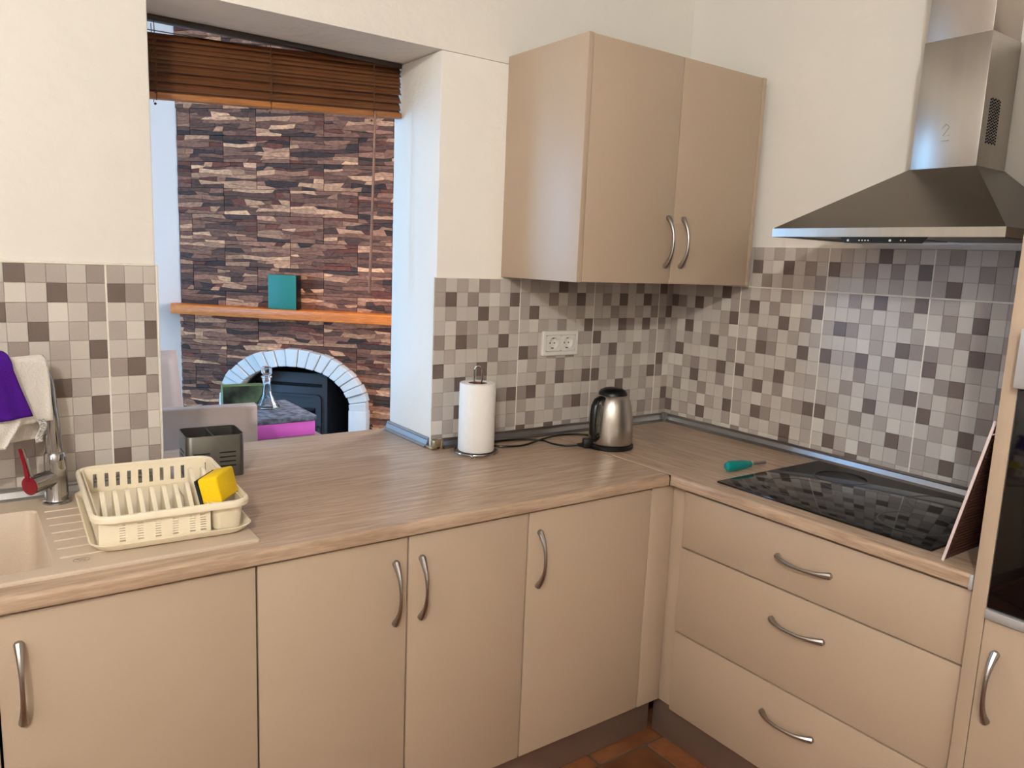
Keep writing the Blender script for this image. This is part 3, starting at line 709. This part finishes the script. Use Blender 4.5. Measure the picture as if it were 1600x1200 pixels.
# screwdriver
sd = thing('screwdriver', 'short screwdriver with teal handle lying beside the hob', 'screwdriver', (-.407, -.659, ZT + .0005), math.radians(-7))
RY = Matrix.Rotation(PI / 2, 3, 'Y')
q = B(); q.lathe([(.004, -.014), (.0125, -.012), (.0165, -.004), (.0168, .02), (.0150, .05), (.0135, .066), (.0105, .074), (.0105, .084), (.009, .087)], (0, 0, .0165), 12, True, True, rot=RY); q.obj('handle', TEALH, sd)
q = B(); q.lathe([(.0088, .0868), (.0088, .0905)], (0, 0, .0165), 12, True, True, rot=RY); q.obj('collar', WHITEP, sd)
q = B(); q.lathe([(.0056, .0903), (.0056, .145), (.005, .149)], (0, 0, .0165), 10, True, True, rot=RY); q.obj('shaft', NICKEL, sd)

# ------------------------------------------------------------------ double socket
so = thing('double_socket', 'white double wall socket on the tiled wall above the kettle cord', 'socket', (-.573, -.0098, 1.229))
def rx(w_, h_, r_, y_): return [(p[0], y_, p[1]) for p in rrect(w_, h_, r_, 0, 4)]
q = B(); q.ring_skin([rx(.158, .087, .004, 0), rx(.158, .087, .004, -.009), rx(.154, .083, .004, -.0115), rx(.132, .058, .002, -.0115), rx(.131, .057, .002, -.001)], True); q.obj('frame', WHITEP, so)
for sx in (-.0325, .0325):
    q = B(); n = 40; hs = .0280; hx_ = .0325
    def sqp(a):
        k = 1 / max(abs(math.cos(a)) / hx_, abs(math.sin(a)) / hs); return (k * math.cos(a), k * math.sin(a))
    A_ = [2 * PI * k / n for k in range(n)]
    rings = [[(sx + sqp(a)[0], -.002, sqp(a)[1]) for a in A_], [(sx + sqp(a)[0] * .99, -.0112, sqp(a)[1] * .99) for a in A_], [(sx + .0225 * math.cos(a), -.0118, .0225 * math.sin(a)) for a in A_],
             [(sx + .0205 * math.cos(a), -.0122, .0205 * math.sin(a)) for a in A_], [(sx + .0192 * math.cos(a), -.0016, .0192 * math.sin(a)) for a in A_]]
    q.ring_skin(rings, True, False, True); ins = q.obj('socket_insert', WHITEP, so)
    q = B()
    for dx in (-.0095, .0095): q.lathe([(.0027, 0), (.0027, .0006)], (sx + dx, -.0018, 0), 10, True, True, rot=Matrix.Rotation(PI / 2, 3, 'X'))
    for dz in (-.0172, .0172): q.box(sx - .0035, sx + .0035, -.008, -.0014, dz - .0014, dz + .0014)
    q.obj('contacts', BLACKP, ins)

# ------------------------------------------------------------------ paper towel roll and stand
pt = thing('paper_towel_stand', 'chrome wire stand carrying the paper towel roll', 'stand', (-.985, -.125, ZT))
q = B(); q.tube([(.068 * math.cos(a), .068 * math.sin(a), .010) for a in [2 * PI * k / 32 for k in range(32)]], .0026, 8, loop=True); q.obj('base_ring', CHROME, pt)
for a in (-2.3, -.35, 1.6):
    q = B(); q.sphere((.068 * math.cos(a), .068 * math.sin(a), .0065), .006, 2); q.tube([(.068 * math.cos(a), .068 * math.sin(a), .010), (0, 0, .010)], .002, 6); q.obj('foot', CHROME, pt)
q = B(); pts = [(-.012, 0, .010), (-.012, 0, .268)] + [(-.012 * math.cos(k / 8 * PI), 0, .268 + .014 * math.sin(k / 8 * PI)) for k in range(1, 8)] + [(.012, 0, .268), (.012, 0, .010)]
q.tube(pts, .0025, 8); o = q.obj('centre_loop', CHROME, pt); o.rotation_euler = (0, 0, -.45)
q = B(); q.lathe([(.030, .0), (.0555, .0), (.0575, .003), (.0575, .212), (.0555, .215), (.031, .215), (.030, .213), (.030, 0)], seg=40)
pr = q.obj('paper_towel_roll', PAPER, loc=(-.985, -.125, ZT + .0138)); tag(pr, 'white embossed paper towel roll on the wire stand', 'paper towel')
q = B(); q.lathe([(.0299, -.0004), (.0285, -.0004), (.0285, .2135), (.0299, .2135)], seg=24); q.obj('cardboard_core', mat('cardboard', (120, 86, 62), .9, var=.05, scale=40), pr)

# ------------------------------------------------------------------ kettle
kt = thing('electric_kettle', 'brushed steel electric kettle with black lid and handle by the corner', 'kettle', (-.527, -.252, ZT))
q = B(); q.lathe([(.001, .001), (.0765, .001), (.079, .004), (.079, .012), (.075, .0165), (.001, .0165)], seg=40); q.obj('power_base', BLACKP, kt)
q = B(); q.lathe([(.001, .017), (.0715, .017), (.0735, .021), (.0735, .06), (.0715, .105), (.066, .143), (.0585, .166), (.050, .179), (.048, .1805), (.001, .1805)], seg=48); q.obj('body', STEEL, kt)
q = B(); q.lathe([(.0485, .1798), (.048, .186), (.042, .195), (.03, .2015), (.015, .2045), (.001, .2052)], seg=36); q.obj('lid', BLACKP, kt)
ha = math.radians(190); hdv = Vector((math.cos(ha), math.sin(ha), 0)); hp = Vector((-hdv.y, hdv.x, 0))
q = B(); rings = []
path = [(.050, .170), (.066, .1735), (.084, .168), (.096, .150), (.1005, .12), (.100, .085), (.097, .06), (.089, .0475), (.078, .045), (.068, .049)]
for i, (r_, z_2) in enumerate(path):
    a = path[max(i - 1, 0)]; e = path[min(i + 1, len(path) - 1)]
    tn = Vector((e[0] - a[0], 0, e[1] - a[1])).normalized(); nr = Vector((tn.z, 0, -tn.x))
    wd = .0125; tk = .0085
    ring = []
    for k in range(10):
        th = 2 * PI * k / 10
        l2 = Vector((r_, 0, z_2)) + nr * (tk * math.cos(th))
        ring.append(hdv * l2.x + hp * (wd * math.sin(th)) + Vector((0, 0, l2.z)))
    rings.append(ring)
q.ring_skin(rings, True, True, True); q.obj('handle', BLACKP, kt)
q = B(); q.obox(hdv * .0705 + Vector((0, 0, .105)), .006, .009, .048, Matrix.Rotation(ha, 3, 'Z') @ Matrix.Rotation(-.08, 3, 'Y'), .004); q.obj('water_gauge', mat('smoked_gauge', (96, 92, 84), .15, var=.1, scale=20), kt)
q = B(); sp = -hdv
q.ring_skin([[sp * (.045 + .0) + hp * .028 + Vector((0, 0, .172)), sp * .066 + Vector((0, 0, .178)), sp * .045 - hp * .028 + Vector((0, 0, .172))], [sp * .062 + hp * .012 + Vector((0, 0, .135)), sp * .070 + Vector((0, 0, .13)), sp * .062 - hp * .012 + Vector((0, 0, .135))]], True, True, True); q.obj('spout', STEEL, kt)
q = B(); q.obox(hdv * .079 + Vector((0, 0, .038)), .012, .009, .004, Matrix.Rotation(ha, 3, 'Z') @ Matrix.Rotation(.35, 3, 'Y'), .002); q.obj('switch', BLACKP, kt)
def spl(pts, n=8):
    out = []; P = [Vector(p) for p in pts]; P = [P[0]] + P + [P[-1]]
    for i in range(1, len(P) - 2):
        for k in range(n):
            t = k / n
            out.append(.5 * ((2 * P[i]) + (-P[i - 1] + P[i + 1]) * t + (2 * P[i - 1] - 5 * P[i] + 4 * P[i + 1] - P[i + 2]) * t * t + (-P[i - 1] + 3 * P[i] - 3 * P[i + 1] + P[i + 2]) * t ** 3))
    out.append(P[-2]); return out
K = Vector((-.527, -.252, ZT))
cord = [(-.49, -.178, .908), (-.50, -.085, .905), (-.583, -.055, .905), (-.69, -.09, .9095), (-.79, -.118, .905), (-.86, -.105, .905), (-.895, -.065, .905), (-.872, -.038, .9055), (-.80, -.035, .905), (-.735, -.055, .905), (-.688, -.088, .9035), (-.690, -.14, .905), (-.675, -.19, .9065), (-.64, -.214, .909)]
q = B(); q.tube([p - K for p in spl(cord)], .0033, 8); q.obj('power_cord', BLACKP, kt)
q = B()
pd = Vector((.91, -.41, 0)).normalized(); pl = Vector((-.64, -.214, .911)) - K
q.tube([pl, pl + pd * .02], [.0052, .0085], 10); q.obox(pl + pd * .038 + Vector((0, 0, .006)), .019, .015, .0165, Matrix.Rotation(math.atan2(pd.y, pd.x), 3, 'Z'), .006)
q.obj('plug', BLACKP, kt)

# ------------------------------------------------------------------ sink, tap, cloths
sk = thing('sink', 'cream composite sink with ribbed drainer set in the worktop', 'sink', (-2.25, -.29, ZT))
o2 = Vector((-2.25, -.29, 0))
X0, X1, YF, YB = -2.74, -1.803, -.552, -.038
q = B(); bx0, bx1, by0, by1 = -2.60, -2.178, -.508, -.128
def rr(x0, x1, y0, y1, r, z): return [(p[0] - o2.x, p[1] - o2.y, z) for p in rrect(x1 - x0, y1 - y0, r, z, 5, (x0 + x1) / 2, (y0 + y1) / 2)]
q.ring_skin([rr(X0, X1, YF, YB, .006, .0003), rr(X0, X1, YF, YB, .006, .005), rr(X0 + .003, X1 - .003, YF + .003, YB - .003, .006, .0075), rr(X0 + .02, X1 - .02, YF + .02, YB - .02, .006, .0078),
             rr(bx0, bx1, by0, by1, .02, .0075), rr(bx0 + .003, bx1 - .003, by0 + .003, by1 - .003, .02, .003), rr(bx0 + .006, bx1 - .006, by0 + .006, by1 - .006, .025, -.09), rr(bx0 + .012, bx1 - .012, by0 + .012, by1 - .012, .03, -.165), rr(bx0 + .04, bx1 - .04, by0 + .04, by1 - .04, .03, -.178)], True, False, True)
q.obj('basin', SINKM, sk)
for k in range(7):
    y = -.470 + k * .052
    q = B(); q.box(-2.166 - o2.x, -1.83 - o2.x, y - .003 - o2.y, y + .003 - o2.y, .0065, .0102, .0022, 2); q.obj('drainer_rib', SINKM, sk)
LOGO = mat('sink_print', (150, 136, 120), .6, var=.05, scale=30)
q = B(); lc = Vector((-2.132, -.498, 0)) - o2; lc.z = .008
q.tube([lc + Vector((.014 * math.cos(2 * PI * k / 20), .009 * math.sin(2 * PI * k / 20), 0)) for k in range(20)], .0006, 5, loop=True)
q.tube([lc + Vector((-.008 + .002 * k, .004 * math.sin(k * 1.6), .0002)) for k in range(9)], .0006, 5)
q.obj('printed_emblem', LOGO, sk)
q = B(); q.lathe([(.001, -.1765), (.042, -.1765), (.045, -.1785)], (-2.39 - o2.x, -.31 - o2.y, 0), 24); q.obj('drain', CHROME, sk)
q = B(); q.box(-2.188 - o2.x, -2.1845 - o2.x, -.455 - o2.y, -.415 - o2.y, -.062, -.048, .001); q.obj('overflow_slot', SOOT_SHADE, sk)

tp = thing('mixer_tap', 'chrome mixer tap with red lever standing behind the sink', 'tap', (-2.133, -.088, ZT + .0078))
q = B(); q.lathe([(.001, .0), (.031, .0), (.031, .004), (.026, .0065), (.0245, .01), (.0235, .1), (.0225, .117), (.020, .121), (.001, .121)], seg=28); q.obj('body', CHROME, tp)
sd_ = Vector((-.86, -.51, 0))
spts = [Vector((0, 0, .11)), Vector((-.003, 0, .2)), Vector((-.008, 0, .285))]
for k in range(1, 7):
    a = k / 6 * PI / 2; spts.append(Vector((-.008, 0, .285)) + sd_ * (.045 * (1 - math.cos(a))) + Vector((0, 0, .045 * math.sin(a))))
spts += [spts[-1] + sd_ * .16, spts[-1] + sd_ * .19 + Vector((0, 0, -.01)), spts[-1] + sd_ * .2 + Vector((0, 0, -.035))]
q = B(); q.tube(spts, [.0185, .0165, .0145] + [.013] * 9, 16); q.obj('spout', CHROME, tp)
ld = Vector((-.78, -.62, -.06)).normalized()
q = B(); q.tube([Vector((0, 0, .062)), Vector((0, 0, .062)) + ld * .07], .0205, 20); arm = q.obj('lever_housing', CHROME, tp)
pe = Vector((0, 0, .062)) + ld * .0705
q = B(); q.tube([pe, pe + ld * .003], .0212, 22); q.obj('lever_cap', RED, tp)
q = B(); up = Vector((-.16, -.05, 1)).normalized()
q.tube([pe - ld * .008 + up * .014, pe - ld * .006 + up * .05, pe - ld * .004 + up * .088], [.0055, .0048, .0042], 10, flat=.6); q.obj('lever', CHROME, tp)
q = B(); q.tube([pe + ld * .0025 + up * .012, pe + ld * .001 + up * .05, pe + ld * .002 + up * .09], [.0048, .0036, .0034], 10, flat=.7); q.obj('lever_edge', RED, tp)

# cloths over the spout; local t along the spout, h hanging distance
SO = Vector((-2.133, -.088, ZT + .0078)); ST = SO + Vector((-.008, 0, .33)) + sd_ * .012
side = Vector((.51, -.86, 0))    # towards the camera
def drape(name, m, label, cat, t0, t1, front, back, lift, solid, amp=.004, seed=0, shape=None):
    q = B(); rng = random.Random(seed); ph = rng.uniform(0, 6)
    Ltot = front + back
    def fn(u, v):
        t = t0 + (t1 - t0) * u
        sdist = v * Ltot - back          # negative: behind, positive: camera side
        R_ = .014 + lift
        a = max(-PI / 2, min(PI / 2, sdist / R_))
        o_ = side * (R_ * math.sin(a)); z = R_ * math.cos(a)
        hang = max(0, abs(sdist) - R_ * PI / 2)
        wv = amp * math.sin(u * 9 + ph + hang * 9) * min(1, hang / .04) + amp * .6 * math.sin(u * 21 + ph * 2) * min(1, hang / .08)
        sg = 1 if sdist > 0 else -1
        tt = t + (shape(u, hang, sg) if shape else 0)
        return ST + sd_ * tt + o_ + side * (wv * sg + hang * .03 * sg) + Vector((0, 0, z - hang))
    q.grid(fn, 28, 40)
    o = q.obj(name, m, solid=solid)
    return tag(o, label, cat) if label else o
tw = drape('hand_towel', TOWEL, 'white towel draped over the tap spout with a care label', 'towel', -.002, .16, .155, .2, .003, .008, .004, 3, shape=lambda u, h, s: .02 * (u - .15) * h / .15)
lab = B()
lp = ST + sd_ * .016 + side * .024 + Vector((0, 0, -.122))
lab.grid(lambda u, v: lp + sd_ * (.018 * u - .004 * math.sin(v * 5)) + side * (.004 * math.sin(v * 6)) + Vector((0, 0, -.052 * v)), 4, 12)
lo = lab.obj('care_label', mat('label_print', (236, 232, 226), .8, col2=(120, 116, 116), scale=160, stretch=(1, 1, 3)), tw, solid=.0006)
pc = drape('purple_cloth', PURPLE, 'purple microfibre cloth hung over the spout in front of the white towel', 'cloth', .088, .22, .165, .10, .022, .003, .003, 5, shape=lambda u, h, s: -.34 * h * (1 - u) if s > 0 else 0)
wc2 = drape('white_cloth', TOWEL, 'second white cloth hanging lowest from the spout, behind the purple one', 'cloth', .095, .22, .215, .1, .014, .004, .003, 8, shape=lambda u, h, s: -.16 * h * (1 - u) + (.9 * max(0, h - .12)) * (1 - u) if s > 0 else 0)

# ------------------------------------------------------------------ dish rack
dr_ = thing('dish_rack', 'cream plastic dish rack with plate fins and drip tray on the drainer', 'dish rack', (-1.950, -.293, ZT + .0105), -.043)
Wd, Dp = .306, .42
q = B()    # drip tray
q.ring_skin([rrect(Wd - .06, Dp - .06, .03, .0), rrect(Wd - .02, Dp - .02, .036, .0005), rrect(Wd + .004, Dp + .004, .04, .012), rrect(Wd + .008, Dp + .008, .04, .0155), rrect(Wd + .002, Dp + .002, .038, .0165), rrect(Wd - .006, Dp - .006, .036, .013), rrect(Wd - .026, Dp - .026, .034, .003), rrect(Wd - .06, Dp - .06, .03, .0025)], True, True, True)
q.obj('drip_tray', CREAMP, dr_)
ZR = .0725
q = B()    # rim: rounded lip turned outwards
q.ring_skin([rrect(Wd, Dp, .04, ZR - .013), rrect(Wd + .001, Dp + .001, .04, ZR - .004), rrect(Wd - .003, Dp - .003, .04, ZR), rrect(Wd - .012, Dp - .012, .036, ZR + .001), rrect(Wd - .018, Dp - .018, .033, ZR - .003), rrect(Wd - .020, Dp - .020, .032, ZR - .014), rrect(Wd - .015, Dp - .015, .034, ZR - .014), rrect(Wd - .013, Dp - .013, .034, ZR - .004)], True, False, False, 0, True)
rim = q.obj('rim', CREAMP, dr_)
xa, xb, ya, yb = -.138, .066, -.193, .195     # basket inside
fl = .0085; tk = .0025
q = B(); q.box(xa + .006, xb - .006, ya + .006, yb - .006, fl, fl + tk); q.box(.066, .138, -.02, yb - .006, fl, fl + tk); q.obj('basket_floor', CREAMP, dr_)
def slotted(axis, fixed, a0, a1, z0, z1, slots, sw, sz0, sz1, rungs=0, name='basket_wall', slope=0.0):
    """wall panel with real slot openings, built as bars and bands"""
    q = B(); e = sorted(slots)
    def bxx(p0, p1, za, zb):
        if p1 - p0 < 1e-5 or zb - za < 1e-5: return
        if axis == 'x': q.box(p0, p1, fixed, fixed + tk, za, zb)
        else: q.box(fixed, fixed + tk, p0, p1, za, zb)
    bxx(a0, a1, sz1, z1); bxx(a0, a1, z0, sz0); prev = a0
    for s_ in e:
        bxx(prev, s_ - sw / 2, sz0, sz1); prev = s_ + sw / 2
        for k in range(rungs):
            zz = sz0 + (k + 1) * (sz1 - sz0) / (rungs + 1)
            bxx(s_ - sw / 2, s_ + sw / 2, zz - .0017, zz + .0017)
    bxx(prev, a1, sz0, sz1)
    return q.obj(name, CREAMP, dr_)
slotted('x', yb - .004, -.138, .138, fl, ZR - .002, [-.112 + k * .0245 for k in range(9)], .0085, .022, .056)
slotted('x', ya, -.1395, .07, fl, ZR - .004, [-.098 + k * .033 for k in range(5)] + [.055], .011, .014, .050, 6)
slotted('y', xa - .002, -.1925, .19, fl, ZR - .004, [-.13 + k * .052 for k in range(6)], .008, .016, .05, 3)
slotted('y', .1375, -.02, .18, fl, ZR - .004, [.03, .06, .09, .12], .007, .018, .055)
slotted('y', .066, -.19, .0, fl, ZR - .004, [-.15, -.12], .007, .014, .055, 0, 'partition')
q = B(); q.box(.068, .138, -.022, -.0195, fl, ZR - .004); q.obj('partition', CREAMP, dr_)
q = B()    # cutlery cup, front right
q.ring_skin([rrect(.066, .162, .014, ZR - .004, 4, .1065, -.112), rrect(.058, .150, .016, .010, 4, .1065, -.112), rrect(.054, .146, .014, .0075, 4, .1065, -.112), rrect(.052, .142, .014, .0105, 4, .1065, -.112), rrect(.0605, .1565, .012, ZR - .003, 4, .1065, -.112)], True, False, False, 0, True)
q.box(.083, .130, -.180, -.044, .0085, .011); q.obj('cutlery_cup', CREAMP, dr_)
prof = []
for k in range(9):
    t = k / 8; prof.append((-.140 + .128 * t, .012 + .060 * t ** 1.9))
fin_poly = prof + [(-.003, .0755), (.008, .0755), (.0125, .070), (.014, .012)]
fq = B(); fq.prism([(a, z) for a, z in fin_poly], 'x', -.0045, .0045); bmesh.ops.bevel(fq.bm, geom=[e for e in fq.bm.edges], offset=.001, segments=1, affect='EDGES')
fme = fq.mesh('plate_fin', CREAMP)
for k in range(8): link('plate_fin', fme, dr_, (-.118 + k * .0245, -.028, -.002))
for k in range(2): link('plate_fin', fme, dr_, (.086 + k * .028, .10, -.006))
# crumbs of lime scale along the left front corner are part of the tray wear
sg = thing('kitchen_sponge', 'yellow kitchen sponge with dark scouring side in the dish rack cup', 'sponge', (-1.853, -.438, .9655), math.radians(20))
q = B()
def spf(w_, d_, h_, x0):
    r = bmesh.ops.create_cube(q.bm, size=1)
    bmesh.ops.subdivide_edges(q.bm, edges=list({e for v in r['verts'] for e in v.link_edges}), cuts=3, use_grid_fill=True)
q.box(-.018, .024, -.046, .046, .006, .066, .005, 3)
for v in q.bm.verts:
    v.co.x += .010 * math.sin((v.co.y + .046) * 34) * (v.co.z / .066); v.co.z += .006 * math.cos(v.co.y * 40) * (v.co.z > .03)
q.obj('foam', SPONGEY, sg)
q = B(); q.box(-.025, -.0182, -.046, .046, .007, .065, .002, 2)
for v in q.bm.verts:
    v.co.x += .010 * math.sin((v.co.y + .046) * 34) * (v.co.z / .066); v.co.z += .006 * math.cos(v.co.y * 40) * (v.co.z > .03)
q.obj('scourer', SPONGEB, sg)
sg.rotation_euler = (0, math.radians(-14), math.radians(-38))

# ------------------------------------------------------------------ cutlery holder
ho = thing('cutlery_holder', 'grey metal cutlery holder with two compartments and slotted front on the sill', 'cutlery holder', (-1.752, .03, ZT + .0008), -.063)
hw_, hd_, hh = .150, .126, .1155
q = B()
q.ring_skin([rrect(hw_, hd_, .016, 0), rrect(hw_, hd_, .016, hh - .001), rrect(hw_ - .001, hd_ - .001, .016, hh), rrect(hw_ - .005, hd_ - .005, .014, hh), rrect(hw_ - .005, hd_ - .005, .014, .002)], True, True, True)
q.obj('body', GUNM, ho)
q = B(); q.box(-.004, -.0015, -hd_ / 2 + .0027, hd_ / 2 - .0027, .0025, hh - .004); q.obj('divider', GUNM, ho)
for sx in (-.036, .030):
    for k in range(4):
        q = B(); q.box(sx - .021, sx + .021, -hd_ / 2 - .0004, -hd_ / 2 + .001, hh - .049 - k * .0125, hh - .0455 - k * .0125); q.obj('slot', SOOT_SHADE, ho)
for k in range(4):
    q = B(); q.box(-hw_ / 2 - .0004, -hw_ / 2 + .001, -.03, .025, hh - .049 - k * .0125, hh - .0455 - k * .0125); q.obj('slot', SOOT_SHADE, ho)

# ------------------------------------------------------------------ pendant lamp lighting the kitchen (above and behind the viewer)
lm = thing('ceiling_lamp', 'white globe ceiling lamp with an added metal cap cutting light on the lower cabinets, out of view', 'lamp', LAMP_POS)
BULB = mat('lit_bulb', LAMP_COL, emit=LAMP_STRENGTH, lin=True)
q = B(); q.sphere((0, 0, 0), .07, 2); q.obj('globe', BULB, lm)
q = B(); q.lathe([(.001, .1), (.03, .1), (.033, .066), (.001, .066)], seg=16); q.obj('lamp_holder', WHITEP, lm)
q = B(); q.lathe([(.001, -.074), (.074, -.072), (.076, -.076), (.02, -.086), (.001, -.092)], seg=24); q.obj('light_blocking_cap', NICKEL, lm)  # cap added to block lamp light towards the lower doors
q = B(); q.tube([(0, 0, .09), (0, 0, CEIL - LAMP_POS[2])], .012, 8); q.obj('flex', WHITEP, lm)
